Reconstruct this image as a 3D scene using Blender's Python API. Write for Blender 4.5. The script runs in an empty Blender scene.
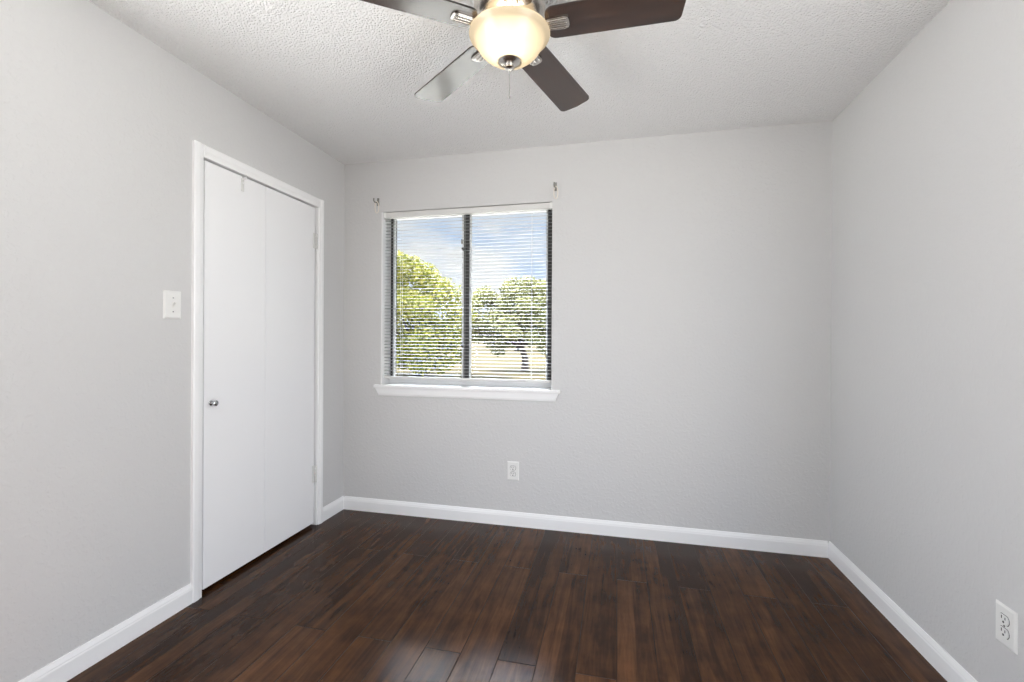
import bpy, bmesh, math, random
import numpy as np
from mathutils import Vector, Matrix
random.seed(4)
RNG = np.random.default_rng(11)
C = bpy.context.scene
COL = C.collection
PI = math.pi

# ------------------------------------------------------------------ camera
# solved from the room's corners: level wide-angle lens, turned 13 degrees left
F_PX, YAW, HY, CAM_Z = 454.87, 0.22705, 338.99, 1.2133
PITCH, ROLL = -0.00126, 0.00533
cam_data = bpy.data.cameras.new('camera')
cam_data.sensor_fit = 'HORIZONTAL'
cam_data.sensor_width = 36.0
cam_data.lens = F_PX * 36.0 / 1024.0
cam_data.shift_y = (HY - 341.0) / 1024.0
cam_data.clip_start = 0.05
cam_data.clip_end = 800
cam = bpy.data.objects.new('camera', cam_data)
COL.objects.link(cam)
_c, _s = math.cos(YAW), math.sin(YAW)
_R, _F, _U = Vector((_c, _s, 0)), Vector((-_s, _c, 0)), Vector((0, 0, 1))
_F2 = _F * math.cos(PITCH) + _U * math.sin(PITCH)
_U2 = _U * math.cos(PITCH) - _F * math.sin(PITCH)
_R3 = _R * math.cos(ROLL) + _U2 * math.sin(ROLL)
_U3 = _U2 * math.cos(ROLL) - _R * math.sin(ROLL)
cam.matrix_world = Matrix(((_R3.x, _U3.x, -_F2.x, 0), (_R3.y, _U3.y, -_F2.y, 0),
                           (_R3.z, _U3.z, -_F2.z, CAM_Z), (0, 0, 0, 1)))
C.camera = cam

# ------------------------------------------------------------------ exposure, sky, sun
C.view_settings.view_transform = 'Standard'
C.view_settings.look = 'None'
C.view_settings.exposure = 0.01
C.view_settings.gamma = 1.0
C.view_settings.use_curve_mapping = False
C.cycles.use_denoising = True
C.cycles.max_bounces = 12
C.cycles.diffuse_bounces = 6
C.cycles.transparent_max_bounces = 24
C.cycles.caustics_reflective = False
C.cycles.caustics_refractive = False
C.cycles.sample_clamp_indirect = 6.0

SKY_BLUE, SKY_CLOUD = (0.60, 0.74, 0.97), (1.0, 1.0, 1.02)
SKY_HIGH, SKY_SOUTH = 0.8, 5.5     # extra brightness towards the zenith / towards the south, added to fill the room
GLARE_LOBE, GLARE_DIR, GLARE_COS = 85.0, (-0.24, 0.78, 0.575), 0.965   # bright sky lobe added to throw the window's reflection on the floor
FILL_GLOW = (6.1, 6.08, 6.0)    # fill glow added below the horizon to light ceiling and walls
W = bpy.data.worlds.new('sky')
C.world = W
W.use_nodes = True
nt = W.node_tree
nt.nodes.clear()


def N(tree, typ, **kw):
    n = tree.nodes.new(typ)
    for k, v in kw.items():
        setattr(n, k, v)
    return n


def math_node(tree, op, a, b=None, clamp=False):
    n = N(tree, 'ShaderNodeMath', operation=op, use_clamp=clamp)
    for i, v in enumerate((a, b)):
        if v is None:
            continue
        if hasattr(v, 'links'):
            tree.links.new(v, n.inputs[i])
        else:
            n.inputs[i].default_value = v
    return n.outputs[0]


def ramp_node(tree, fac, stops, interp='LINEAR'):
    r = N(tree, 'ShaderNodeValToRGB')
    r.color_ramp.interpolation = interp
    el = r.color_ramp.elements
    while len(el) < len(stops):
        el.new(0.5)
    for e, (p, c) in zip(el, stops):
        e.position = p
        e.color = (*c, 1) if len(c) == 3 else c
    tree.links.new(fac, r.inputs[0])
    return r.outputs[0]


tc = N(nt, 'ShaderNodeTexCoord')
sep = N(nt, 'ShaderNodeSeparateXYZ')
nt.links.new(tc.outputs['Generated'], sep.inputs[0])
mp = N(nt, 'ShaderNodeMapping')
mp.inputs['Scale'].default_value = (3.0, 3.0, 9.0)
mp.inputs['Location'].default_value = (0.3, 0.9, 0.55)
nt.links.new(tc.outputs['Generated'], mp.inputs[0])
cl = N(nt, 'ShaderNodeTexNoise')
cl.inputs['Scale'].default_value = 1.5
cl.inputs['Detail'].default_value = 5
nt.links.new(mp.outputs[0], cl.inputs['Vector'])
cf = ramp_node(nt, cl.outputs['Fac'], [(0.36, SKY_BLUE), (0.60, SKY_CLOUD)])
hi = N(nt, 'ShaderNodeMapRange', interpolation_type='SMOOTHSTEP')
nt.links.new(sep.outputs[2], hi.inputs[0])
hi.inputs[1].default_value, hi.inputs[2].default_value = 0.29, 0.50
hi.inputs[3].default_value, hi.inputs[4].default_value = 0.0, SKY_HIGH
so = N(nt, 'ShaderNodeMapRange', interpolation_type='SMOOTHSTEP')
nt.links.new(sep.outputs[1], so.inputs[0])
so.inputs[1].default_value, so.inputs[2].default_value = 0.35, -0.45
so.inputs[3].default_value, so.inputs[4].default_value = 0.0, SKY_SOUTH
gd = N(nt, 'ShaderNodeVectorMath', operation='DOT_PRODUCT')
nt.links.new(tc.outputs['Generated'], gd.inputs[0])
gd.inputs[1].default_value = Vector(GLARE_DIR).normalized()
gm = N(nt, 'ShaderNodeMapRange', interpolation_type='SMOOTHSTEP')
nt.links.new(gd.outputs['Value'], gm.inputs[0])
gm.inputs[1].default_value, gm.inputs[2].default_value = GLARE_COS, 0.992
gm.inputs[3].default_value, gm.inputs[4].default_value = 0.0, GLARE_LOBE
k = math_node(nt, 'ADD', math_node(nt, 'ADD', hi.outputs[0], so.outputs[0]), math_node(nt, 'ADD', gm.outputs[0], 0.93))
# below the horizon: added fill glow
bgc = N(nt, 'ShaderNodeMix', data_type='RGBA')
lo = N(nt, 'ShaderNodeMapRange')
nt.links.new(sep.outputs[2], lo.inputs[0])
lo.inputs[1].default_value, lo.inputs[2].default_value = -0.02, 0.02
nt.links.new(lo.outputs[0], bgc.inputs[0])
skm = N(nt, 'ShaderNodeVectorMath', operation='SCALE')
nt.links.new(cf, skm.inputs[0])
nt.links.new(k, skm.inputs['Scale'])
wst = N(nt, 'ShaderNodeMapRange')          # added glow raised to the west to lift the right wall
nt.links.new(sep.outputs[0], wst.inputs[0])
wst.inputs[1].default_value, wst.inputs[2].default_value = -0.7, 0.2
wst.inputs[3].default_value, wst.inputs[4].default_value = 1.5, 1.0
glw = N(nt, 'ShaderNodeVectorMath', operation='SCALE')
glw.inputs[0].default_value = FILL_GLOW
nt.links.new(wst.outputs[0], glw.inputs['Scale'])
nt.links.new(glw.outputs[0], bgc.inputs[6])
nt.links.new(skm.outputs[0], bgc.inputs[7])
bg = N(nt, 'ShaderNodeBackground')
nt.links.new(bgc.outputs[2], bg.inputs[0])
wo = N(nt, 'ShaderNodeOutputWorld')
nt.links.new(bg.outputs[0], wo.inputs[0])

sun_d = bpy.data.lights.new('sun', 'SUN')
sun_d.energy = 28.0
sun_d.angle = math.radians(1.0)
sun_d.color = (1.0, 0.95, 0.86)
sun = bpy.data.objects.new('sun', sun_d)
COL.objects.link(sun)
sun.rotation_euler = Vector((0.50, 0.03, -0.80)).to_track_quat('-Z', 'Y').to_euler()
sun.location = (-8, -8, 14)
# unseen openings added to light the room, beside and behind the camera: (centre along the wall, width, height)
FD = (-0.362, 0.0, 2.20)          # front wall
LD = (0.225, 1.35, 2.20)           # left wall
RD = (0.40, 1.50, 2.20)           # right wall
# light portals (they emit nothing): tell the renderer where the sky comes in
for pn, ploc, prot, psx, psy in (('window_portal', (-1.003, 3.10, 1.48), (-math.pi / 2, 0, 0), 1.20, 1.22),
                                 ('front_portal', (FD[0], -0.60, FD[2] / 2), (math.pi / 2, 0, 0), FD[1], FD[2]),
                                 ('left_portal', (-2.03, LD[0], LD[2] / 2), (math.pi / 2, 0, -math.pi / 2), LD[1], LD[2]),
                                 ('right_portal', (1.31, RD[0], RD[2] / 2), (math.pi / 2, 0, math.pi / 2), RD[1], RD[2])):
    if psx <= 0:
        continue
    pd = bpy.data.lights.new(pn, 'AREA')
    pd.shape = 'RECTANGLE'
    pd.size, pd.size_y = psx, psy
    pd.cycles.is_portal = True
    po = bpy.data.objects.new(pn, pd)
    COL.objects.link(po)
    po.location = ploc
    po.rotation_euler = prot

# ------------------------------------------------------------------ helpers


class MB:
    """collects shapes, then links them as ONE mesh object"""

    def __init__(self):
        self.bm = bmesh.new()

    def faces(self, vs, fs):
        v = [self.bm.verts.new(p) for p in vs]
        for f in fs:
            try:
                self.bm.faces.new([v[i] for i in f])
            except ValueError:
                pass
        return v

    def box(self, x0, x1, y0, y1, z0, z1):
        vs = [(x, y, z) for x in (x0, x1) for y in (y0, y1) for z in (z0, z1)]
        self.faces(vs, [(0, 1, 3, 2), (4, 6, 7, 5), (0, 4, 5, 1), (2, 3, 7, 6), (0, 2, 6, 4), (1, 5, 7, 3)])
        return self

    def prism(self, poly, axis, a, b):
        """poly: 2-D outline, swept along 'x','y','z' from a to b"""
        def P(p, t):
            return {'x': (t, p[0], p[1]), 'y': (p[0], t, p[1]), 'z': (p[0], p[1], t)}[axis]
        n = len(poly)
        vs = [P(p, a) for p in poly] + [P(p, b) for p in poly]
        fs = [tuple(range(n)), tuple(range(2 * n - 1, n - 1, -1))]
        fs += [(i, (i + 1) % n, n + (i + 1) % n, n + i) for i in range(n)]
        self.faces(vs, fs)
        return self

    def lathe(self, prof, seg=40, mat=None, cap=False):
        """prof: (r, z) list about the Z axis; mat: Matrix to place it"""
        rings = []
        mat = mat or Matrix.Identity(4)
        for r, z in prof:
            if r < 1e-6:
                rings.append([self.bm.verts.new(mat @ Vector((0, 0, z)))])
            else:
                rings.append([self.bm.verts.new(mat @ Vector((r * math.cos(2 * PI * i / seg), r * math.sin(2 * PI * i / seg), z))) for i in range(seg)])
        for A, B in zip(rings, rings[1:]):
            for i in range(seg):
                j = (i + 1) % seg
                q = [A[i % len(A)], A[j % len(A)], B[j % len(B)], B[i % len(B)]]
                u = list(dict.fromkeys(q))
                if len(u) > 2:
                    self.bm.faces.new(u)
        if cap:
            for r in (rings[0], rings[-1]):
                if len(r) > 2:
                    self.bm.faces.new(r)
        return self

    def tube(self, pts, rad, seg=10):
        pts = [Vector(p) for p in pts]
        rad = rad if isinstance(rad, (list, tuple)) else [rad] * len(pts)
        rings = []
        ref = None
        for i, p in enumerate(pts):
            t = (pts[min(i + 1, len(pts) - 1)] - pts[max(i - 1, 0)]).normalized()
            if ref is None:
                ref = Vector((0, 0, 1)) if abs(t.z) < 0.9 else Vector((1, 0, 0))
            u = (ref - t * ref.dot(t)).normalized()
            ref = u
            w = t.cross(u)
            rings.append([self.bm.verts.new(p + (u * math.cos(2 * PI * j / seg) + w * math.sin(2 * PI * j / seg)) * rad[i]) for j in range(seg)])
        for A, B in zip(rings, rings[1:]):
            for j in range(seg):
                self.bm.faces.new((A[j], A[(j + 1) % seg], B[(j + 1) % seg], B[j]))
        self.bm.faces.new(rings[0])
        self.bm.faces.new(rings[-1])
        return self

    def build(self, name, mat, parent=None, bevel=0.0, smooth=False, segs=2):
        bmesh.ops.recalc_face_normals(self.bm, faces=self.bm.faces)
        me = bpy.data.meshes.new(name)
        self.bm.to_mesh(me)
        self.bm.free()
        o = bpy.data.objects.new(name, me)
        COL.objects.link(o)
        if mat:
            me.materials.append(mat)
        if parent is not None:
            o.parent = parent
            o.matrix_parent_inverse = parent.matrix_world.inverted() if parent.type != 'EMPTY' else Matrix.Translation(-Vector(parent.location))
        if bevel:
            b = o.modifiers.new('bevel', 'BEVEL')
            b.width = bevel
            b.segments = segs
            b.limit_method = 'ANGLE'
            b.angle_limit = math.radians(35)
        if smooth:
            for p in me.polygons:
                p.use_smooth = True
            if bevel == 0:
                me.set_sharp_from_angle(angle=math.radians(40))
        return o


def tag(o, label=None, cat=None, group=None, kind=None):
    if label:
        o['label'] = label
    if cat:
        o['category'] = cat
    if group:
        o['group'] = group
    if kind:
        o['kind'] = kind
    return o


def empty(name, loc):
    o = bpy.data.objects.new(name, None)
    o.empty_display_size = 0.1
    COL.objects.link(o)
    o.location = loc
    return o


# ------------------------------------------------------------------ materials
def material(name, col=(0.8, 0.8, 0.8), rough=0.5, metal=0.0, spec=0.5, coat=0.0, coat_rough=0.1):
    m = bpy.data.materials.new(name)
    m.use_nodes = True
    b = m.node_tree.nodes['Principled BSDF']
    b.inputs['Base Color'].default_value = (*col, 1)
    b.inputs['Roughness'].default_value = rough
    b.inputs['Metallic'].default_value = metal
    b.inputs['Specular IOR Level'].default_value = spec
    b.inputs['Coat Weight'].default_value = coat
    b.inputs['Coat Roughness'].default_value = coat_rough
    return m, m.node_tree, b


def obj_coord(t, scale=(1, 1, 1), loc=(0, 0, 0)):
    c = N(t, 'ShaderNodeTexCoord')
    m = N(t, 'ShaderNodeMapping')
    m.inputs['Scale'].default_value = scale
    m.inputs['Location'].default_value = loc
    t.links.new(c.outputs['Object'], m.inputs[0])
    return m.outputs[0]


def noise(t, vec, scale, detail=3, rough=0.5, dist=0.0):
    n = N(t, 'ShaderNodeTexNoise')
    n.inputs['Scale'].default_value = scale
    n.inputs['Detail'].default_value = detail
    n.inputs['Roughness'].default_value = rough
    n.inputs['Distortion'].default_value = dist
    t.links.new(vec, n.inputs['Vector'])
    return n.outputs['Fac']


def bump(t, b, h, strength, dist, prev=None):
    n = N(t, 'ShaderNodeBump')
    n.inputs['Strength'].default_value = strength
    n.inputs['Distance'].default_value = dist
    t.links.new(h, n.inputs['Height'])
    if prev is not None:
        t.links.new(prev, n.inputs['Normal'])
    t.links.new(n.outputs[0], b.inputs['Normal'])
    return n.outputs[0]


def mat_wall(name, col, scale, strength):
    m, t, b = material(name, col, 0.55, spec=0.25)
    v = obj_coord(t)
    h1 = noise(t, v, scale, 2, 0.5, 0.3)
    h = ramp_node(t, h1, [(0.48, (0, 0, 0)), (0.66, (1, 1, 1))], 'EASE')
    h2 = noise(t, v, scale * 0.35, 3, 0.5)
    s = math_node(t, 'ADD', h, math_node(t, 'MULTIPLY', h2, 0.8))
    bump(t, b, s, strength, 0.0016)
    return m


M_WALL = mat_wall('grey wall paint', (0.64, 0.637, 0.632), 55, 0.42)

M_CEIL, t, b = material('popcorn ceiling', (0.90, 0.90, 0.895), 0.8, spec=0.1)
v = obj_coord(t)
vo = N(t, 'ShaderNodeTexVoronoi', feature='SMOOTH_F1')
vo.inputs['Scale'].default_value = 125
vo.inputs['Smoothness'].default_value = 0.5
t.links.new(v, vo.inputs['Vector'])
h = math_node(t, 'SUBTRACT', 1.0, math_node(t, 'MULTIPLY', vo.outputs['Distance'], 1.3))
h2 = noise(t, v, 140, 3, 0.6)
hh = math_node(t, 'ADD', math_node(t, 'MULTIPLY', h, 0.8), math_node(t, 'MULTIPLY', h2, 0.9))
bump(t, b, hh, 0.75, 0.009)

M_TRIM, t, b = material('white semi gloss trim paint', (0.92, 0.92, 0.918), 0.32, spec=0.45)
M_DOOR, t, b = material('white door paint', (0.92, 0.92, 0.925), 0.38, spec=0.4)
v = obj_coord(t, (14, 14, 0.8))
bump(t, b, noise(t, v, 6, 3), 0.12, 0.001)
M_PLASTIC, t, b = material('white plastic', (0.82, 0.82, 0.80), 0.3)
M_SLOT, t, b = material('dark slot', (0.035, 0.035, 0.035), 0.5)
M_TOGGLE, t, b = material('ivory toggle', (0.80, 0.79, 0.76), 0.3)
M_NICKEL, t, b = material('brushed nickel', (0.62, 0.59, 0.55), 0.25, metal=1.0)
bump(t, b, noise(t, obj_coord(t, (1, 1, 40)), 30, 2), 0.03, 0.0003)
M_KNOB, t, b = material('satin chrome knob', (0.55, 0.55, 0.55), 0.22, metal=1.0)
M_HINGE, t, b = material('painted hinge', (0.74, 0.74, 0.72), 0.4)
M_ALU, t, b = material('dark bronze window frame', (0.045, 0.043, 0.04), 0.45)
M_BEAD, t, b = material('pale aluminium bead', (0.75, 0.76, 0.76), 0.4, metal=0.2)
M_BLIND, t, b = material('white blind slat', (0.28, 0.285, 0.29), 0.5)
M_RAIL, t, b = material('off white blind rail', (0.72, 0.715, 0.69), 0.4)
M_CORD, t, b = material('white cord', (0.78, 0.78, 0.76), 0.7)
M_BRACKET, t, b = material('clear grey hook', (0.42, 0.41, 0.38), 0.25, metal=0.6)
M_LOOP, t, b = material('pale cord loop', (0.78, 0.72, 0.64), 0.5)
M_DARK, t, b = material('closet interior shade', (0.10, 0.095, 0.09), 0.8)  # closet shade put into the wall colour so the door gaps look dark
M_OUT, t, b = material('exterior siding', (0.55, 0.5, 0.45), 0.8)

# glass
M_GLASS = bpy.data.materials.new('window glass')
M_GLASS.use_nodes = True
t = M_GLASS.node_tree
t.nodes.clear()
tr = N(t, 'ShaderNodeBsdfTransparent')
tr.inputs[0].default_value = (0.97, 0.985, 0.98, 1)
gl = N(t, 'ShaderNodeBsdfGlossy')
gl.inputs['Roughness'].default_value = 0.0
gl.inputs[0].default_value = (0.05, 0.05, 0.05, 1)
fr = N(t, 'ShaderNodeFresnel')
fr.inputs[0].default_value = 1.45
mx = N(t, 'ShaderNodeMixShader')
t.links.new(fr.outputs[0], mx.inputs[0])
t.links.new(tr.outputs[0], mx.inputs[1])
t.links.new(gl.outputs[0], mx.inputs[2])
ou = N(t, 'ShaderNodeOutputMaterial')
t.links.new(mx.outputs[0], ou.inputs[0])

# frosted bowl: lets the bulbs' light through
M_BOWL = bpy.data.materials.new('frosted amber glass')
M_BOWL.use_nodes = True
t = M_BOWL.node_tree
t.nodes.clear()
tl = N(t, 'ShaderNodeBsdfTranslucent')
tl.inputs[0].default_value = (0.42, 0.37, 0.285, 1)
df = N(t, 'ShaderNodeBsdfDiffuse')
df.inputs[0].default_value = (0.66, 0.57, 0.42, 1)
m1 = N(t, 'ShaderNodeMixShader')
m1.inputs[0].default_value = 0.42
t.links.new(tl.outputs[0], m1.inputs[1])
t.links.new(df.outputs[0], m1.inputs[2])
g2 = N(t, 'ShaderNodeBsdfGlossy')
g2.inputs['Roughness'].default_value = 0.25
m2 = N(t, 'ShaderNodeMixShader')
m2.inputs[0].default_value = 0.05
t.links.new(m1.outputs[0], m2.inputs[1])
t.links.new(g2.outputs[0], m2.inputs[2])
ou = N(t, 'ShaderNodeOutputMaterial')
t.links.new(m2.outputs[0], ou.inputs[0])

# dark hand-scraped plank floor: boards run along Y, 0.1466 m wide
PW, PX0, PLEN, PY0 = 0.1466, -0.727, 1.22, 1.662
M_FLOOR, t, b = material('dark walnut plank floor', (0.05, 0.025, 0.014), 0.3)
geo = N(t, 'ShaderNodeTexCoord')
sp = N(t, 'ShaderNodeSeparateXYZ')
t.links.new(geo.outputs['Object'], sp.inputs[0])
u = math_node(t, 'DIVIDE', math_node(t, 'SUBTRACT', sp.outputs[0], PX0), PW)
row = math_node(t, 'FLOOR', u)
fu = math_node(t, 'SUBTRACT', u, row)
odd = math_node(t, 'MODULO', math_node(t, 'ADD', row, 100.0), 2.0)
off = math_node(t, 'MULTIPLY', odd, 0.43)
w_ = math_node(t, 'ADD', math_node(t, 'DIVIDE', math_node(t, 'SUBTRACT', sp.outputs[1], PY0), PLEN), off)
colm = math_node(t, 'FLOOR', w_)
fw = math_node(t, 'SUBTRACT', w_, colm)
cv = N(t, 'ShaderNodeCombineXYZ')
t.links.new(row, cv.inputs[0])
t.links.new(colm, cv.inputs[1])
wn = N(t, 'ShaderNodeTexWhiteNoise', noise_dimensions='2D')
t.links.new(cv.outputs[0], wn.inputs['Vector'])
# each laminate plank is printed with two strips that differ in tone
strip = math_node(t, 'FLOOR', math_node(t, 'MULTIPLY', u, 2.0))
cv2 = N(t, 'ShaderNodeCombineXYZ')
t.links.new(strip, cv2.inputs[0])
t.links.new(colm, cv2.inputs[1])
cv2.inputs[2].default_value = 4.0
wn2 = N(t, 'ShaderNodeTexWhiteNoise', noise_dimensions='3D')
t.links.new(cv2.outputs[0], wn2.inputs['Vector'])
# grain: noise stretched along the board, shifted per board
gv = N(t, 'ShaderNodeCombineXYZ')
t.links.new(math_node(t, 'MULTIPLY', sp.outputs[0], 34.0), gv.inputs[0])
t.links.new(math_node(t, 'ADD', math_node(t, 'MULTIPLY', sp.outputs[1], 2.6), math_node(t, 'MULTIPLY', wn.outputs['Value'], 37.0)), gv.inputs[1])
t.links.new(math_node(t, 'MULTIPLY', wn.outputs['Value'], 11.0), gv.inputs[2])
gr = noise(t, gv.outputs[0], 1.0, 6, 0.62, 0.7)
gv2 = N(t, 'ShaderNodeCombineXYZ')
t.links.new(math_node(t, 'MULTIPLY', sp.outputs[0], 150.0), gv2.inputs[0])
t.links.new(math_node(t, 'MULTIPLY', sp.outputs[1], 7.0), gv2.inputs[1])
gr2 = noise(t, gv2.outputs[0], 1.0, 3, 0.6)
blot = noise(t, geo.outputs['Object'], 9.0, 4, 0.6)
tone = math_node(t, 'ADD', math_node(t, 'MULTIPLY', gr, 0.66), math_node(t, 'MULTIPLY', wn.outputs['Value'], 0.13))
tone = math_node(t, 'ADD', tone, math_node(t, 'MULTIPLY', wn2.outputs['Value'], 0.15))
tone = math_node(t, 'ADD', tone, math_node(t, 'MULTIPLY', blot, 0.36))
tone = math_node(t, 'ADD', tone, math_node(t, 'MULTIPLY', gr2, 0.16))
FLOOR_STOPS = [(0.50, (0.0160, 0.0070, 0.0036)), (0.66, (0.032, 0.0136, 0.0060)),
               (0.78, (0.058, 0.0242, 0.0098)), (0.95, (0.105, 0.0450, 0.0185))]
fcol = ramp_node(t, tone, FLOOR_STOPS)
# bevelled joints
eu = math_node(t, 'MINIMUM', fu, math_node(t, 'SUBTRACT', 1.0, fu))
ew = math_node(t, 'MULTIPLY', math_node(t, 'MINIMUM', fw, math_node(t, 'SUBTRACT', 1.0, fw)), PLEN / PW)
ed = math_node(t, 'MINIMUM', eu, ew)
gro = N(t, 'ShaderNodeMapRange')
t.links.new(ed, gro.inputs[0])
gro.inputs[1].default_value, gro.inputs[2].default_value = 0.005, 0.018
mixg = N(t, 'ShaderNodeMix', data_type='RGBA')
t.links.new(gro.outputs[0], mixg.inputs[0])
mixg.inputs[6].default_value = (0.020, 0.010, 0.005, 1)
t.links.new(fcol, mixg.inputs[7])
t.links.new(mixg.outputs[2], b.inputs['Base Color'])
# hand-scraped ripples on some boards + joint grooves
wv = N(t, 'ShaderNodeCombineXYZ')
t.links.new(math_node(t, 'MULTIPLY', sp.outputs[0], 46.0), wv.inputs[0])
t.links.new(math_node(t, 'MULTIPLY', sp.outputs[1], 2.2), wv.inputs[1])
t.links.new(math_node(t, 'MULTIPLY', row, 7.3), wv.inputs[2])
rip = noise(t, wv.outputs[0], 1.0, 1, 0.4, 0.2)
amt = math_node(t, 'ADD', 0.12, math_node(t, 'MULTIPLY', math_node(t, 'GREATER_THAN', wn.outputs['Value'], 0.55), 0.9))
hgt = math_node(t, 'ADD', math_node(t, 'MULTIPLY', rip, amt), math_node(t, 'MULTIPLY', gr2, 0.06))
n1 = bump(t, b, hgt, 0.32, 0.0011)
bump(t, b, gro.outputs[0], 0.6, 0.0012, n1)
b.inputs['Roughness'].default_value = 0.23
b.inputs['Specular IOR Level'].default_value = 0.15

# lacquered fan blade wood (grain runs along the blade = object X)
M_BLADE, t, b = material('lacquered walnut blade', (0.03, 0.012, 0.006), 0.3, coat=1.0, coat_rough=0.12)
v = obj_coord(t, (3, 34, 20))
g = noise(t, v, 1.6, 5, 0.6, 0.5)
fc = ramp_node(t, g, [(0.30, (0.010, 0.0034, 0.0010)), (0.55, (0.034, 0.0120, 0.0036)), (0.75, (0.070, 0.028, 0.010))])
t.links.new(fc, b.inputs['Base Color'])
b.inputs['Coat IOR'].default_value = 1.9
b.inputs['Specular IOR Level'].default_value = 0.0
b.inputs['Coat Roughness'].default_value = 0.22
M_EDGE, t, b = material('dark blade edge', (0.015, 0.010, 0.008), 0.4)

# ------------------------------------------------------------------ the setting: room shell
XL, XR, YB, YF, H = -1.8897, 1.1652, 2.8765, -0.45, 2.44
T = 0.12            # side wall thickness
WX0, WX1, WZ0, WZ1 = -1.60, -0.406, 0.868, 2.086       # window opening in the back wall
WT = 0.20           # back wall thickness
DY0, DY1, DZ1 = 1.735, 2.593, 2.062                    # closet opening in the left wall

mb = MB()
mb.box(XL - T, XR + T, YF - T, YB + WT, -0.30, 0.0).box(XL - 1.0, XL - T, 1.1, YB + WT, -0.30, 0.0)
tag(mb.build('floor', M_FLOOR), 'dark hand-scraped walnut plank floor across the whole room', 'floor', kind='structure')
mb = MB()
mb.box(XL - T, XR + T, YF - T, YB + WT, H, H + 0.15).box(XL - 1.0, XL - T, 1.1, YB + WT, H, H + 0.15)
tag(mb.build('ceiling', M_CEIL), 'white popcorn-textured ceiling above the fan', 'ceiling', kind='structure')

mb = MB()
mb.box(XL - T, XL, YF - T, LD[0] - LD[1] / 2, 0, H).box(XL - T, XL, LD[0] - LD[1] / 2, LD[0] + LD[1] / 2, LD[2], H).box(XL - T, XL, LD[0] + LD[1] / 2, DY0, 0, H).box(XL - T, XL, DY1, YB + WT, 0, H).box(XL - T, XL, DY0, DY1, DZ1, H)
tag(mb.build('wall_left', M_WALL), 'light grey textured wall holding the closet door and switch', 'wall', kind='structure')
mb = MB()
mb.box(XR, XR + T, YF - T, RD[0] - RD[1] / 2, 0, H).box(XR, XR + T, RD[0] - RD[1] / 2, RD[0] + RD[1] / 2, RD[2], H).box(XR, XR + T, RD[0] + RD[1] / 2, YB + WT, 0, H)
tag(mb.build('wall_right', M_WALL), 'plain light grey wall on the right with one low outlet', 'wall', kind='structure')
mb = MB()
mb.box(XL, WX0, YB, YB + WT, 0, H).box(WX1, XR, YB, YB + WT, 0, H)
mb.box(WX0, WX1, YB, YB + WT, 0, WZ0).box(WX0, WX1, YB, YB + WT, WZ1, H)
tag(mb.build('wall_back', M_WALL), 'light grey far wall around the window', 'wall', kind='structure')
mb = MB()
if FD[1] > 0:
    f0, f1 = FD[0] - FD[1] / 2, FD[0] + FD[1] / 2
    mb.box(XL, f0, YF - T, YF, 0, H).box(f1, XR, YF - T, YF, 0, H).box(f0, f1, YF - T, YF, FD[2], H)
else:
    mb.box(XL, XR, YF - T, YF, 0, H)
tag(mb.build('wall_front', M_WALL), 'light grey wall behind the camera', 'wall', kind='structure')
# closet behind the door
mb = MB()
mb.box(XL - 1.0, XL - 0.9, 1.2, YB + WT, 0, H).box(XL - 0.9, XL - T, 1.1, 1.2, 0, H).box(XL - 0.9, XL - T, YB + 0.1, YB + WT, 0, H)
tag(mb.build('wall_closet', M_DARK), 'shade-darkened inside walls of the closet behind the folding door', 'wall', kind='structure')

# baseboards: flat face, small ogee on top
BT, BH = 0.013, 0.090
PROF = [(0, 0), (BT, 0), (BT, BH - 0.026), (BT - 0.002, BH - 0.021), (BT - 0.002, BH - 0.017), (BT - 0.0065, BH - 0.006), (BT - 0.0085, BH), (0, BH)]
CY0, CY1 = 1.690, 2.630      # outer edges of the door casing
mb = MB()
mb.prism([(XL + a, z) for a, z in PROF], 'y', LD[0] + LD[1] / 2, CY0)
mb.prism([(XL + a, z) for a, z in PROF], 'y', CY1, YB)
tag(mb.build('baseboard_left', M_TRIM), 'white baseboard on both sides of the closet door', 'baseboard', kind='structure')
mb = MB()
mb.prism([(XR - a, z) for a, z in PROF], 'y', RD[0] + RD[1] / 2, YB)
tag(mb.build('baseboard_right', M_TRIM), 'white baseboard along the right wall under the outlet', 'baseboard', kind='structure')
mb = MB()
mb.prism([(YB - a, z) for a, z in PROF], 'x', XL + BT, XR - BT)
tag(mb.build('baseboard_back', M_TRIM), 'white baseboard along the far wall below the window', 'baseboard', kind='structure')

# closet door casing (trim) with jambs
CW_IN0, CW_IN1, CZ_IN, CZ_OUT = 1.742, 2.587, 2.052, 2.108
CT = 0.016
root = tag(empty('trim_1', (XL, (CY0 + CY1) / 2, 0)), 'white wooden casing framing the closet door', 'door casing', kind='structure')


def casing_profile(a0, a1):     # outer edge a0 -> inner edge a1, (along, thickness)
    d = a1 - a0
    return [(a0, 0), (a0, CT * 0.8), (a0 + d * 0.10, CT), (a0 + d * 0.55, CT), (a0 + d * 0.70, CT * 0.8), (a0 + d * 0.95, CT * 0.65), (a1, CT * 0.5), (a1, 0)]


for nm, (a0, a1) in (('side_casing', (CY0, CW_IN0)), ('side_casing', (CY1, CW_IN1))):
    mb = MB()
    mb.prism([(XL + tt, a) for a, tt in casing_profile(a0, a1)], 'z', 0, CZ_OUT)
    mb.build(nm, M_TRIM, root)
mb = MB()
mb.prism([(XL + tt, z) for z, tt in casing_profile(CZ_OUT, CZ_IN)], 'y', CW_IN0, CW_IN1)
mb.build('head_casing', M_TRIM, root)
mb = MB()
mb.box(XL - T, XL + 0.002, DY0, DY0 + 0.012, 0, DZ1).box(XL - T, XL + 0.002, DY1 - 0.012, DY1, 0, DZ1)
mb.box(XL - T, XL + 0.002, DY0 + 0.012, DY1 - 0.012, DZ1 - 0.008, DZ1)
mb.build('jamb', M_TRIM, root)

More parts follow.
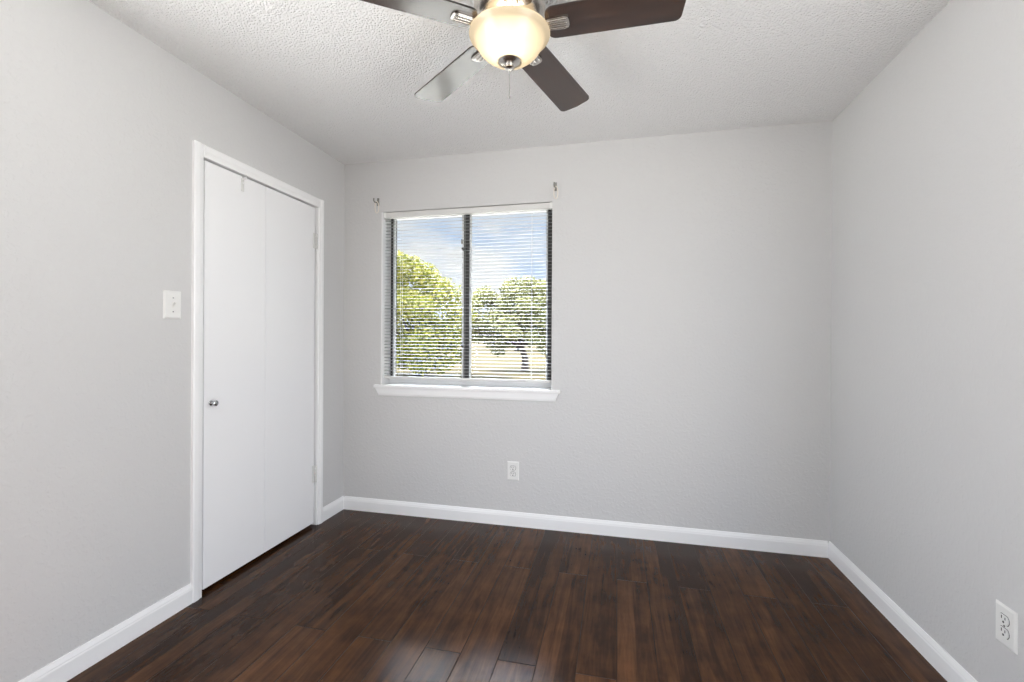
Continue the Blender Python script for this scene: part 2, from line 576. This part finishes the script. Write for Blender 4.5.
# ------------------------------------------------------------------ closet folding door
root = tag(empty('door_1', (XL, 2.16, 0)), 'white flush two-panel folding closet door with small knob', 'door', kind='structure')
DX0, DX1 = XL - 0.040, XL - 0.006
P0, PM, P1, PZ0, PZ1 = 1.762, 2.1435, 2.563, 0.020, 2.0455
lp = MB().box(DX0, DX1, P0, PM - 0.0012, PZ0, PZ1).build('door_panel', M_DOOR, root, bevel=0.0015)
rp = MB().box(DX0, DX1, PM + 0.0012, P1, PZ0, PZ1).build('door_panel', M_DOOR, root, bevel=0.0015)
kx = Matrix.Translation((DX1, 1.800, 0.896)) @ Matrix.Rotation(PI / 2, 4, 'Y')
kb = MB()
kb.lathe([(0.0, 0.0), (0.013, 0.0), (0.012, 0.003), (0.006, 0.006), (0.0055, 0.014), (0.011, 0.019), (0.0145, 0.025), (0.0135, 0.031), (0.008, 0.035), (0, 0.036)], 24, kx)
tag(kb.build('door_knob', M_KNOB, lp, smooth=True), 'small round chrome knob')
for hz0, hz1 in ((1.783, 1.882), (0.282, 0.390)):
    mb = MB()
    hy = 2.572
    for q in range(5):
        a = hz0 + (hz1 - hz0) * q / 5
        mb.lathe([(0.0, a + 0.001), (0.0062, a + 0.001), (0.0068, a + 0.003), (0.0068, a + (hz1 - hz0) / 5 - 0.003), (0.0062, a + (hz1 - hz0) / 5 - 0.001), (0, a + (hz1 - hz0) / 5 - 0.001)], 14,
                 Matrix.Translation((XL + 0.002, hy, 0)))
    mb.box(DX1, DX1 + 0.003, hy - 0.026, hy - 0.006, hz0, hz1)
    mb.box(XL - 0.006, XL + 0.0026, hy + 0.005, hy + 0.0055, hz0, hz1)
    tag(mb.build('hinge', M_HINGE, root, smooth=True), 'painted butt hinge on the right edge')
# over-the-door hook, hangs on the left panel
root = tag(empty('door_hook', (DX1, 1.98, 2.05)), 'small pale metal hook hung over the top of the closet door', 'hook')
mb = MB()
hx = DX1 + 0.0015
mb.tube([(DX0 + 0.006, 1.98, 2.0445), (hx + 0.001, 1.98, 2.0445), (hx + 0.003, 1.98, 2.041), (hx + 0.003, 1.98, 2.01), (hx + 0.003, 1.98, 1.972)], 0.0035, 8)
mb.box(hx - 0.0012, hx + 0.004, 1.973, 1.988, 1.966, 2.032)
mb.build('strap', M_HINGE, root, bevel=0.001)
mb = MB()
mb.tube([(hx + 0.004, 1.979, 2.03), (hx + 0.018, 1.977, 2.026), (hx + 0.026, 1.975, 2.030), (hx + 0.028, 1.975, 2.040)], 0.0035, 8)
mb.tube([(hx + 0.004, 1.979, 2.012), (hx + 0.012, 1.973, 2.005), (hx + 0.016, 1.969, 2.010)], 0.003, 8)
mb.build('prong', M_TRIM, root, smooth=True)

# ------------------------------------------------------------------ light switch and outlets


def plate_shape(mb, w, hh, d):
    # bevelled plate in local x (width), y (out of the wall = -y), z
    o, i = (w / 2, hh / 2), (w / 2 - 0.006, hh / 2 - 0.006)
    vs = []
    for (a, c, y) in ((o[0], o[1], 0), (o[0], o[1], -d * 0.35), (i[0], i[1], -d)):
        vs += [(-a, y, -c), (a, y, -c), (a, y, c), (-a, y, c)]
    fs = [(0, 1, 2, 3), (8, 11, 10, 9)]
    for l in (0, 4):
        fs += [(l + i_, l + (i_ + 1) % 4, l + 4 + (i_ + 1) % 4, l + 4 + i_) for i_ in range(4)]
    mb.faces(vs, fs)


def make_outlet(name, label, loc, rz):
    r = empty(name, (0, 0, 0))
    tag(r, label, 'outlet', 'white wall outlets')
    mb = MB()
    plate_shape(mb, 0.078, 0.122, 0.0065)
    mb.build('cover_plate', M_PLASTIC, r)
    for s in (-1, 1):
        zc = s * 0.0195
        mb = MB()
        out = []
        for q in range(28):
            a = 2 * PI * q / 28
            out.append((0.0175 * math.cos(a), zc + max(-0.0135, min(0.0135, 0.0175 * math.sin(a)))))
        mb.prism(out, 'y', -0.0095, -0.004)
        f = mb.build('receptacle', M_PLASTIC, r)
        mb = MB()
        for sx, hh in ((-0.0065, 0.0095), (0.0065, 0.0080)):
            mb.box(sx - 0.0013, sx + 0.0013, -0.0100, -0.0090, zc + 0.001, zc + 0.001 + hh)
        mb.prism([(0.0034 * math.cos(2 * PI * q / 12), zc - 0.0072 + 0.0034 * math.sin(2 * PI * q / 12)) for q in range(12)], 'y', -0.0100, -0.0090)
        # shadow gap ring round the receptacle face
        mb.build('slot', M_SLOT, f)
        mb = MB()
        ring = [(0.0192 * math.cos(2 * PI * q / 28), zc + max(-0.0150, min(0.0150, 0.0192 * math.sin(2 * PI * q / 28)))) for q in range(28)]
        mb.prism(ring, 'y', -0.0068, -0.0060)
        mb.build('rim_gap', M_SLOT, f)
    mb = MB()
    mb.lathe([(0, 0.0), (0.0032, 0.0), (0.0026, 0.0012), (0, 0.0015)], 14, Matrix.Translation((0, -0.0063, 0)) @ Matrix.Rotation(PI / 2, 4, 'X'))
    mb.build('screw', M_KNOB, r)
    r.location = loc
    r.rotation_euler = (0, 0, rz)
    return r


make_outlet('wall_outlet', 'white outlet low on the far wall to the right of the window', (-0.652, YB, 0.355), 0)
make_outlet('wall_outlet', 'white outlet low on the right wall at the photo edge', (XR, 1.694, 0.342), -PI / 2)

root = empty('light_switch', (0, 0, 0))
tag(root, 'white toggle switch plate left of the closet door', 'light switch')
mb = MB()
plate_shape(mb, 0.080, 0.122, 0.0075)
mb.build('cover_plate', M_PLASTIC, root)
mb = MB()
mb.box(-0.0055, 0.0055, -0.0085, -0.006, -0.0125, 0.0125)
mb.build('toggle_collar', M_TOGGLE, root, bevel=0.001)
mb = MB()
mb.prism([(-0.007, -0.006), (-0.007, 0.004), (-0.021, 0.013), (-0.022, 0.007)], 'x', -0.004, 0.004)
mb.build('toggle', M_TOGGLE, root, bevel=0.001)
for sz in (-0.03, 0.03):
    mb = MB()
    mb.lathe([(0, 0.0), (0.0033, 0.0), (0.0027, 0.0012), (0, 0.0015)], 14, Matrix.Translation((0, -0.0073, sz)) @ Matrix.Rotation(PI / 2, 4, 'X'))
    mb.build('screw', M_KNOB, root)
root.location = (XL, 1.596, 1.352)
root.rotation_euler = (0, 0, PI / 2)

# ------------------------------------------------------------------ window
FY0, FY1 = YB + 0.124, YB + 0.185       # frame depth in the wall
root = tag(empty('window_1', ((WX0 + WX1) / 2, YB, WZ0)), 'two-pane sliding window with dark frame in the far wall', 'window', kind='structure')
mb = MB()
FZ0, FZ1 = WZ0 + 0.022, WZ1
mb.box(WX0, WX0 + 0.025, FY0, FY1, FZ0, FZ1).box(WX1 - 0.046, WX1, FY0, FY1, FZ0, FZ1)
mb.box(WX0 + 0.025, WX1 - 0.046, FY0, FY1, FZ0, FZ0 + 0.036).box(WX0 + 0.025, WX1 - 0.046, FY0, FY1, FZ1 - 0.010, FZ1)
fr_ = mb.build('window_frame', M_ALU, root, bevel=0.002)
mb = MB()
mb.box(-1.041, -0.998, FY0 + 0.002, FY1 - 0.01, FZ0 + 0.036, FZ1 - 0.010)
mb.build('meeting_rail', M_ALU, root, bevel=0.002)
gx = ((WX0 + 0.025, -1.041, FY0 + 0.010), (-0.998, WX1 - 0.046, FY0 + 0.010))
for a0, a1, gy in gx:
    mb = MB()
    z0, z1 = FZ0 + 0.036, FZ1 - 0.010
    bw = 0.010
    mb.box(a0, a0 + bw, gy - 0.008, gy + 0.012, z0, z1).box(a1 - bw, a1, gy - 0.008, gy + 0.012, z0, z1)
    mb.box(a0 + bw, a1 - bw, gy - 0.008, gy + 0.012, z0, z0 + bw).box(a0 + bw, a1 - bw, gy - 0.008, gy + 0.012, z1 - bw, z1)
    s_ = mb.build('sash', M_BEAD, root)
    tag(s_, 'pale aluminium bead round one pane')
    mb = MB()
    mb.box(a0 + bw, a1 - bw, gy, gy + 0.004, z0 + bw, z1 - bw)
    mb.build('pane', M_GLASS, s_)
for lz in (1.83, 1.16):
    mb = MB()
    mb.box(-1.046, -1.028, FY0 - 0.012, FY0 + 0.004, lz - 0.012, lz + 0.012)
    mb.box(-1.052, -1.040, FY0 - 0.016, FY0 - 0.006, lz - 0.004, lz + 0.010)
    mb.build('sash_latch', M_ALU, root, bevel=0.002)
# painted reveal lining, stool with horns and apron with angled ends
mb = MB()
mb.box(WX0 + 0.0005, WX0 + 0.008, YB + 0.001, FY0, WZ0, WZ1)
mb.build('reveal', M_TRIM, root)
mb = MB()
mb.prism([(WX0 - 0.036, YB), (WX0 - 0.040, YB - 0.030), (WX1 + 0.058, YB - 0.030), (WX1 + 0.058, YB), (WX1, YB), (WX1, FY0 + 0.02), (WX0, FY0 + 0.02), (WX0, YB)], 'z', WZ0, WZ0 + 0.021)
stop = MB().box(WX0 + 0.008, WX1, FY0 - 0.022, FY0 - 0.001, WZ0 + 0.0205, 0.934)
stop.build('sill_stop', M_TRIM, root, bevel=0.003)
sill = mb.build('window_sill', M_TRIM, root, bevel=0.004, segs=3)
mb = MB()
ZA0, ZA1 = 0.814, WZ0
n = 14
prof = [(YB, ZA0), (YB - 0.010, ZA0), (YB - 0.014, ZA0 + 0.012), (YB - 0.018, ZA1), (YB, ZA1)]
mb.faces([(WX0 - 0.012, y, z) if z < ZA1 - 0.02 else (WX0 - 0.034, y, z) for y, z in prof] +
         [(WX1 + 0.026, y, z) if z < ZA1 - 0.02 else (WX1 + 0.046, y, z) for y, z in prof],
         [tuple(range(5)), tuple(range(9, 4, -1))] + [(i, (i + 1) % 5, 5 + (i + 1) % 5, 5 + i) for i in range(5)])
mb.build('apron', M_TRIM, root)

# ------------------------------------------------------------------ mini blind
BY = YB + 0.032                 # slat centre line
SX0, SX1 = WX0 + 0.014, WX1 - 0.006
root = tag(empty('window_blind', ((SX0 + SX1) / 2, BY, WZ1)), 'white horizontal mini blind lowered over the window, slats open', 'blind')
mb = MB()
HZ0 = 2.046
mb.prism([(BY - 0.022, HZ0 + 0.003), (BY - 0.020, HZ0), (BY + 0.012, HZ0), (BY + 0.014, HZ0 + 0.003), (BY + 0.014, 2.082), (BY - 0.022, 2.082)], 'x', SX0 - 0.002, SX1 + 0.003)
hr = mb.build('headrail', M_RAIL, root, bevel=0.001)
for a in (SX0 - 0.003, SX1 - 0.012):
    MB().box(a, a + 0.018, BY - 0.0245, BY + 0.016, HZ0 - 0.002, 2.084).build('end_bracket', M_PLASTIC, root, bevel=0.001)
# slats: gently crowned, one pitch apart
Z_TOP, Z_BOT, PITCH_S = HZ0 - 0.018, 0.962, 0.02265
ns = int((Z_TOP - Z_BOT) / PITCH_S) + 1
mb = MB()
rs = random.Random(5)
for i in range(ns):
    zc = Z_TOP - i * PITCH_S
    tilt = math.radians(rs.gauss(6.5, 0.7))
    if i in (21, 27, 34):
        tilt = math.radians(rs.choice((14, 14, -1)))
    hw, cr = 0.0125, 0.0016
    row_ = []
    for q in range(5):
        s = -1 + q * 0.5
        y = s * hw
        z = cr * (1 - s * s)
        row_.append((BY + y * math.cos(tilt) - z * math.sin(tilt), zc + y * math.sin(tilt) + z * math.cos(tilt)))
    vs = []
    for x in (SX0, (SX0 + SX1) / 2, SX1):
        vs += [(x, y, z) for y, z in row_] + [(x, y, z - 0.0004) for y, z in row_]
    fs = []
    for sgm in (0, 10):
        for q in range(4):
            fs.append((sgm + q, sgm + q + 1, sgm + 10 + q + 1, sgm + 10 + q))
            fs.append((sgm + 5 + q, sgm + 10 + 5 + q, sgm + 10 + 5 + q + 1, sgm + 5 + q + 1))
        fs.append((sgm, sgm + 10, sgm + 15, sgm + 5))
        fs.append((sgm + 4, sgm + 9, sgm + 19, sgm + 14))
    mb.faces(vs, fs)
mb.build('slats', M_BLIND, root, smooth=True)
mb = MB()
mb.box(SX0, SX1, BY - 0.0125, BY + 0.0125, 0.930, 0.946)
mb.build('bottom_rail', M_RAIL, root, bevel=0.003)
for lx in (-1.462, -1.002, -0.542):
    mb = MB()
    for dy in (-0.0135, 0.0135):
        mb.tube([(lx, BY + dy, 0.945), (lx, BY + dy, HZ0)], 0.0007, 6)
    mb.build('ladder_cord', M_CORD, root)
mb = MB()
mb.tube([(-1.012, BY - 0.024, HZ0 + 0.006), (-1.012, BY - 0.024, 1.95), (-1.014, BY - 0.023, 1.87)], 0.0012, 6)
pc = mb.build('pull_cord', M_CORD, root)
mb = MB()
mb.lathe([(0, 0.03), (0.003, 0.03), (0.0055, 0.008), (0.0055, 0.0), (0, 0.0)], 12, Matrix.Translation((-1.014, BY - 0.023, 1.845)))
mb.build('tassel', M_BRACKET, pc)

# curtain hooks on the wall above both window corners


def curtain_hook(label, x, z, flip):
    r = empty('curtain_hook', (0, 0, 0))
    tag(r, label, 'hook', 'curtain hooks over the window')
    mb = MB()
    mb.box(-0.008, 0.008, -0.004, 0.0, -0.010, 0.044)
    mb.lathe([(0, 0), (0.003, 0), (0.0024, 0.0016), (0, 0.002)], 10, Matrix.Translation((0, -0.004, 0.03)) @ Matrix.Rotation(PI / 2, 4, 'X'))
    mb.build('bracket', M_BRACKET, r, bevel=0.001)
    mb = MB()
    mb.tube([(0, -0.003, 0.012), (0, -0.03, 0.006), (0, -0.052, 0.004), (0, -0.060, 0.010), (0, -0.060, 0.026)], 0.0050, 8)
    mb.build('arm', M_BRACKET, r, smooth=True)
    mb = MB()
    pts = []
    for q in range(17):
        a = -PI / 2 + 2 * PI * q / 16
        pts.append((0.012 * math.cos(a) + flip * 0.006, -0.030 + 0.004 * math.cos(a), -0.028 + 0.040 * math.sin(a)))
    mb.tube(pts, 0.0030, 8)
    mb.build('loop', M_LOOP, r, smooth=True)
    r.location = (x, YB, z)
    return r


curtain_hook('small curtain hook on the wall over the left window corner', -1.625, 2.140, 1)
curtain_hook('small curtain hook on the wall over the right window corner', -0.386, 2.160, 1)

# ------------------------------------------------------------------ ceiling fan with light bowl
FX, FYc, BZ = -0.364, 1.514, 2.268
root = tag(empty('ceiling_fan', (FX, FYc, H)), 'five-blade ceiling fan with a lit frosted glass bowl', 'ceiling fan')


def at(x, y, z):
    return Matrix.Translation((x, y, z))


mb = MB()
mb.lathe([(0.0, H), (0.085, H), (0.088, H - 0.012), (0.100, H - 0.030), (0.118, H - 0.045), (0.122, H - 0.060), (0.122, H - 0.110), (0.116, H - 0.128), (0.098, H - 0.140), (0.060, H - 0.145), (0.0, H - 0.145)],
         56, at(FX, FYc, 0))
mb.build('motor_housing', M_NICKEL, root, smooth=True)
mb = MB()
mb.lathe([(0.0, BZ + 0.040), (0.062, BZ + 0.040), (0.066, BZ + 0.034), (0.066, BZ + 0.018), (0.058, BZ + 0.012), (0.0, BZ + 0.012)], 40, at(FX, FYc, 0))
mb.build('light_fitter', M_NICKEL, root, smooth=True)
# glass bowl (outer and inner surface of one thick shell reads as one sheet of frosted glass)
mb = MB()
RB = 0.133
prof = [(0.03, BZ - 0.11), (0.052, BZ - 0.1045), (0.074, BZ - 0.094), (0.091, BZ - 0.081), (0.104, BZ - 0.067), (0.112, BZ - 0.053), (0.118, BZ - 0.041), (0.127, BZ - 0.031), (0.1365, BZ - 0.024), (0.1385, BZ - 0.019), (0.137, BZ - 0.0145)]
mb.lathe(prof, 64, at(FX, FYc, 0))
bowl = mb.build('glass_bowl', M_BOWL, root, smooth=True)
mb = MB()
mb.lathe([(0.0, BZ - 0.098), (0.036, BZ - 0.098), (0.0390, BZ - 0.102), (0.0385, BZ - 0.107), (0.030, BZ - 0.114), (0.019, BZ - 0.117), (0.0155, BZ - 0.119), (0.0140, BZ - 0.125), (0.0165, BZ - 0.128), (0.0165, BZ - 0.131), (0.011, BZ - 0.134), (0, BZ - 0.135)],
         32, at(FX, FYc, 0))
mb.build('finial', M_NICKEL, root, smooth=True)
mb = MB()
zz = BZ - 0.134
mb.tube([(FX + 0.001, FYc, zz), (FX + 0.001, FYc, zz - 0.090)], 0.0009, 6)
chn = mb.build('pull_chain', M_BRACKET, root)
mb = MB()
mb.lathe([(0, 0), (0.0022, -0.001), (0.0026, -0.006), (0.0022, -0.010), (0, -0.011)], 10, at(FX + 0.001, FYc, zz - 0.089))
mb.build('chain_bead', M_BRACKET, chn, smooth=True)
for a in (0.6, 0.6 + 2 * PI / 3, 0.6 + 4 * PI / 3):
    mb = MB()
    mb.tube([(FX + 0.055 * math.cos(a), FYc + 0.055 * math.sin(a), BZ + 0.026), (FX + 0.128 * math.cos(a), FYc + 0.128 * math.sin(a), BZ - 0.016)], 0.004, 8)
    mb.build('bowl_arm', M_NICKEL, root)

PHI0, BPITCH, R0, R1, BWID = -0.012, -0.165, 0.126, 0.568, 0.138
TILT = Matrix.Rotation(-0.025, 4, 'X') @ Matrix.Rotation(-0.010, 4, 'Y')     # the fan hangs a touch off level


def blade_outline():
    """root end narrower with big radii, tip with soft corners; local x along, y across"""
    out = []
    w0, w1 = BWID * 0.44, BWID * 0.5

    def arc(cx, cy, r, a0, a1, n=6):
        return [(cx + r * math.cos(a0 + (a1 - a0) * i / n), cy + r * math.sin(a0 + (a1 - a0) * i / n)) for i in range(n + 1)]
    rt, rr = 0.022, 0.030
    out += arc(R0 + rr, -w0 + rr, rr, PI, 1.5 * PI)
    out += arc(R1 - rt - 0.006, -w1 + rt, rt, -PI / 2, -0.12)
    out += [(R1, 0)]
    out += arc(R1 - rt - 0.006, w1 - rt, rt, 0.12, PI / 2)
    out += arc(R0 + rr, w0 - rr, rr, PI / 2, PI)
    return out


bl_me = None
ir_me = None
OUT = blade_outline()
for kk in range(5):
    ang = PHI0 + kk * 2 * PI / 5
    M = at(FX, FYc, BZ) @ TILT @ Matrix.Rotation(ang, 4, 'Z') @ Matrix.Rotation(BPITCH, 4, 'X')
    mi = at(FX, FYc, BZ) @ Matrix.Rotation(ang, 4, 'Z')
    if bl_me is None:
        mb = MB()
        mb.prism(OUT, 'z', -0.003, 0.003)
        blade = mb.build('blade', M_BLADE, root)
        blade.data.materials.append(M_EDGE)
        for p in blade.data.polygons:
            if abs(p.normal.z) < 0.5:
                p.material_index = 1
        # blade iron: drops from the motor and ends in a ribbed rounded tab under the blade
        mb = MB()
        mb.prism([(0.110, -0.020), (0.110, 0.020), (0.186, 0.024), (0.199, 0.020), (0.204, 0.010), (0.204, -0.010), (0.199, -0.020), (0.186, -0.024)], 'z', -0.0085, -0.0032)
        for ry in (-0.014, 0.0, 0.014):
            mb.tube([(0.110, ry, -0.0090), (0.184, ry * 1.15, -0.0090), (0.194, ry * 1.1, -0.0075)], 0.0042, 8)
        mb.prism([(0.080, 0.050), (0.092, 0.046), (0.108, 0.010), (0.120, -0.003), (0.120, -0.009), (0.104, 0.000), (0.088, 0.036), (0.080, 0.042)], 'y', -0.018, 0.018)
        iron = mb.build('blade_iron', M_NICKEL, root, bevel=0.001)
        bl_me, ir_me = blade, iron
    else:
        blade = bl_me.copy()
        COL.objects.link(blade)
        blade.parent = root
        iron = ir_me.copy()
        COL.objects.link(iron)
        iron.parent = root
    blade.matrix_parent_inverse = iron.matrix_parent_inverse = Matrix.Translation((-FX, -FYc, -H))
    blade.matrix_basis = M
    iron.matrix_basis = M

# the fan's bulbs
for sx in (-1, 1):
    ld = bpy.data.lights.new('bulb', 'POINT')
    ld.energy = 0.80
    ld.color = (1.0, 0.87, 0.68)
    ld.shadow_soft_size = 0.022
    lo_ = bpy.data.objects.new('bulb', ld)
    COL.objects.link(lo_)
    lo_.location = (FX + sx * 0.018, FYc - 0.034, BZ - 0.056)

# ------------------------------------------------------------------ outdoors
GZ = -0.5
M_GROUND, t, b = material('dry lawn', (0.5, 0.45, 0.3), 0.95, spec=0.05)
v = obj_coord(t)
gf = noise(t, v, 0.35, 5, 0.65)
fc = ramp_node(t, gf, [(0.35, (0.062, 0.051, 0.026)), (0.55, (0.080, 0.067, 0.036)), (0.72, (0.042, 0.043, 0.018))])
t.links.new(fc, b.inputs['Base Color'])
mb = MB()
mb.faces([(-250, 2.6, GZ), (250, 2.6, GZ), (250, 400, GZ), (-250, 400, GZ)], [(0, 1, 2, 3)])
tag(mb.build('ground', M_GROUND), 'dry pale lawn outside the window', 'ground', kind='structure')
M_CONC, t, b = material('pale concrete', (0.80, 0.795, 0.77), 0.9, spec=0.1)
bump(t, b, noise(t, obj_coord(t), 30, 4), 0.3, 0.004)
tag(MB().box(-9, 7, YB + WT + 0.02, 13.0, GZ - 0.08, GZ + 0.03).build('bounce_slab', M_CONC), 'pale concrete patio added unseen below the window to bounce sunlight in', 'reflector', kind='structure')  # unseen slab added to bounce sunlight onto the ceiling and fan blades
mb = MB()
mb.box(XL - 0.08, XR + 0.08, YF + 0.05, YB + WT - 0.02, GZ, -0.30)
tag(mb.build('foundation_slab', M_OUT), 'house foundation below the floor, outside the view', 'foundation', kind='structure')


def leaf_material(name, c0, c1, c2):
    m = bpy.data.materials.new(name)
    m.use_nodes = True
    t = m.node_tree
    b = t.nodes['Principled BSDF']
    g = N(t, 'ShaderNodeNewGeometry')
    fc = ramp_node(t, g.outputs['Random Per Island'], [(0.0, c0), (0.5, c1), (1.0, c2)])
    t.links.new(fc, b.inputs['Base Color'])
    b.inputs['Roughness'].default_value = 0.6
    b.inputs['Specular IOR Level'].default_value = 0.2
    tl = N(t, 'ShaderNodeBsdfTranslucent')
    t.links.new(fc, tl.inputs[0])
    mx = N(t, 'ShaderNodeMixShader')
    mx.inputs[0].default_value = 0.35
    t.links.new(b.outputs[0], mx.inputs[1])
    t.links.new(tl.outputs[0], mx.inputs[2])
    t.links.new(mx.outputs[0], t.nodes['Material Output'].inputs[0])
    return m


M_LEAF_A = leaf_material('yellow green leaves', (0.085, 0.100, 0.012), (0.215, 0.222, 0.030), (0.390, 0.355, 0.075))
M_LEAF_B = leaf_material('olive leaves', (0.080, 0.090, 0.034), (0.185, 0.190, 0.076), (0.300, 0.285, 0.140))
M_LEAF_C = leaf_material('distant leaves', (0.085, 0.095, 0.055), (0.115, 0.122, 0.075), (0.15, 0.15, 0.10))
M_BARK, t, b = material('grey brown bark', (0.05, 0.04, 0.032), 0.9)
bump(t, b, noise(t, obj_coord(t, (1, 1, 0.3)), 20, 4), 0.5, 0.02)


def leaf_cloud(name, clumps, count, size, mat, parent, rng):
    """clumps: (centre, radii, weight); each leaf a small folded two-face blade"""
    wts = np.array([c[2] for c in clumps], float)
    wts /= wts.sum()
    idx = rng.choice(len(clumps), count, p=wts)
    cen = np.array([c[0] for c in clumps])[idx]
    rad = np.array([c[1] for c in clumps])[idx]
    d = rng.normal(size=(count, 3))
    d /= np.linalg.norm(d, axis=1)[:, None]
    rr = rng.uniform(0.25, 1.0, count) ** 0.45
    p = cen + d * rad * rr[:, None]
    p[:, 2] = np.maximum(p[:, 2], GZ + 0.05)
    a = rng.normal(size=(count, 3))
    a /= np.linalg.norm(a, axis=1)[:, None]
    n_ = d + rng.normal(size=(count, 3)) * 0.7 + np.array([0, 0, 0.5])
    bb = np.cross(a, n_)
    bb /= np.linalg.norm(bb, axis=1)[:, None] + 1e-9
    a = np.cross(n_, bb)
    a /= np.linalg.norm(a, axis=1)[:, None] + 1e-9
    s = (size * rng.uniform(0.6, 1.4, count))[:, None]
    nn = np.cross(a, bb)
    v = np.stack([p - a * s, p + bb * s * 0.55 + nn * s * 0.15, p + a * s, p - bb * s * 0.55 + nn * s * 0.15], 1).reshape(-1, 3)
    i0 = np.arange(count) * 4
    f = np.concatenate([np.stack([i0, i0 + 1, i0 + 2], 1), np.stack([i0, i0 + 2, i0 + 3], 1)])
    me = bpy.data.meshes.new(name)
    me.from_pydata(v.tolist(), [], f.tolist())
    me.materials.append(mat)
    o = bpy.data.objects.new(name, me)
    COL.objects.link(o)
    o.parent = parent
    o.matrix_parent_inverse = Matrix.Translation(-Vector(parent.location))
    return o


def make_tree(name, label, base, trunk_top, trunk_r, crown_c, crown_r, nclump, clump_r, leaves, leaf, mat, seed, group=None, flat=0.25, boxy=1.0, extra=()):
    rng = np.random.default_rng(seed)
    root = tag(empty(name, base), label, 'tree', group)
    B, Tt, Cc = Vector(base), Vector(trunk_top), Vector(crown_c)
    mb = MB()
    mid = B.lerp(Tt, 0.5) + Vector((0.08 * trunk_r * 8, 0, 0))
    mb.tube([B - Vector((0, 0, 0.05)), B + Vector((0, 0, 0.12)), mid, Tt], [trunk_r * 1.5, trunk_r * 1.1, trunk_r * 0.9, trunk_r * 0.75], 10)
    clumps = []
    for i in range(nclump):
        d = rng.normal(size=3)
        d /= np.linalg.norm(d)
        if d[2] < -flat:
            d[2] *= 0.6
        d = np.sign(d) * np.abs(d) ** boxy
        r = rng.uniform(0.35, 0.86)
        c = np.array(crown_c) + d * np.array(crown_r) * r
        k_ = rng.uniform(0.7, 1.25) * clump_r
        clumps.append((tuple(c), (k_, k_, k_ * 0.75), k_ ** 2))
        if i < 12:
            e = Vector(c)
            m_ = Tt.lerp(e, 0.5) + Vector((0, 0, 0.12 * (e - Tt).length))
            mb.tube([Tt - (Tt - B) * 0.08, m_, e], [trunk_r * 0.5, trunk_r * 0.3, trunk_r * 0.1], 6)
    clumps += [(c, (r, r, r * 0.8), r * r * 1.2) for c, r in extra]
    mb.build('trunk', M_BARK, root, smooth=True)
    leaf_cloud('foliage', clumps, leaves, leaf, mat, root, rng)
    return root


make_tree('leafy_tree', 'bright yellow-green bushy tree filling the left window pane', (-8.75, 18.9, GZ), (-8.7, 18.9, 0.6), 0.16,
          (-9.2, 18.9, 2.10), (2.75, 2.2, 2.95), 74, 0.72, 28000, 0.085, M_LEAF_A, 3, flat=2, boxy=0.72,
          extra=[((-7.0, 18.9, 0.45), 0.6), ((-7.5, 18.7, 0.1), 0.55), ((-8.2, 18.6, 0.05), 0.6), ((-8.9, 18.6, 0.2), 0.6), ((-7.0, 18.9, 1.3), 0.7), ((-9.7, 18.7, 0.5), 0.6),
                 ((-9.7, 18.9, 4.55), 0.75), ((-9.1, 18.9, 4.35), 0.75), ((-10.4, 18.9, 4.5), 0.8), ((-8.4, 18.9, 4.0), 0.75), ((-7.7, 18.9, 3.5), 0.7)])
make_tree('leafy_tree', 'olive-green spreading tree with a short trunk in the right window pane', (-4.72, 23.5, GZ), (-4.95, 23.5, 0.85), 0.19,
          (-5.35, 23.5, 2.45), (2.75, 2.4, 2.1), 70, 0.60, 24000, 0.08, M_LEAF_B, 8, flat=2, boxy=0.78,
          extra=[((-4.6, 23.5, 4.05), 0.6), ((-5.4, 23.5, 4.0), 0.6), ((-6.9, 23.5, 3.6), 0.6), ((-3.6, 23.5, 0.75), 0.5), ((-6.2, 23.5, 0.65), 0.5), ((-7.3, 23.5, 1.4), 0.6)])
for i, (x, y, w_r, h_r) in enumerate(((-36, 62, 5.2, 3.4), (-24.0, 64, 5.0, 3.4), (-13.2, 60, 4.4, 3.2), (-2.5, 63, 5.2, 3.4))):
    where = ('beyond the left window edge', 'just behind the bright tree', 'in the gap between the two near trees', 'behind the olive tree')[i]
    make_tree('distant_tree', 'hazy distant tree ' + where, (x, y, GZ), (x, y, 0.3), 0.3, (x, y, GZ + h_r), (w_r * 0.85, 3, h_r), 30, 1.2, 3500, 0.24, M_LEAF_C, 20 + i, 'distant trees across the lawn', 2)
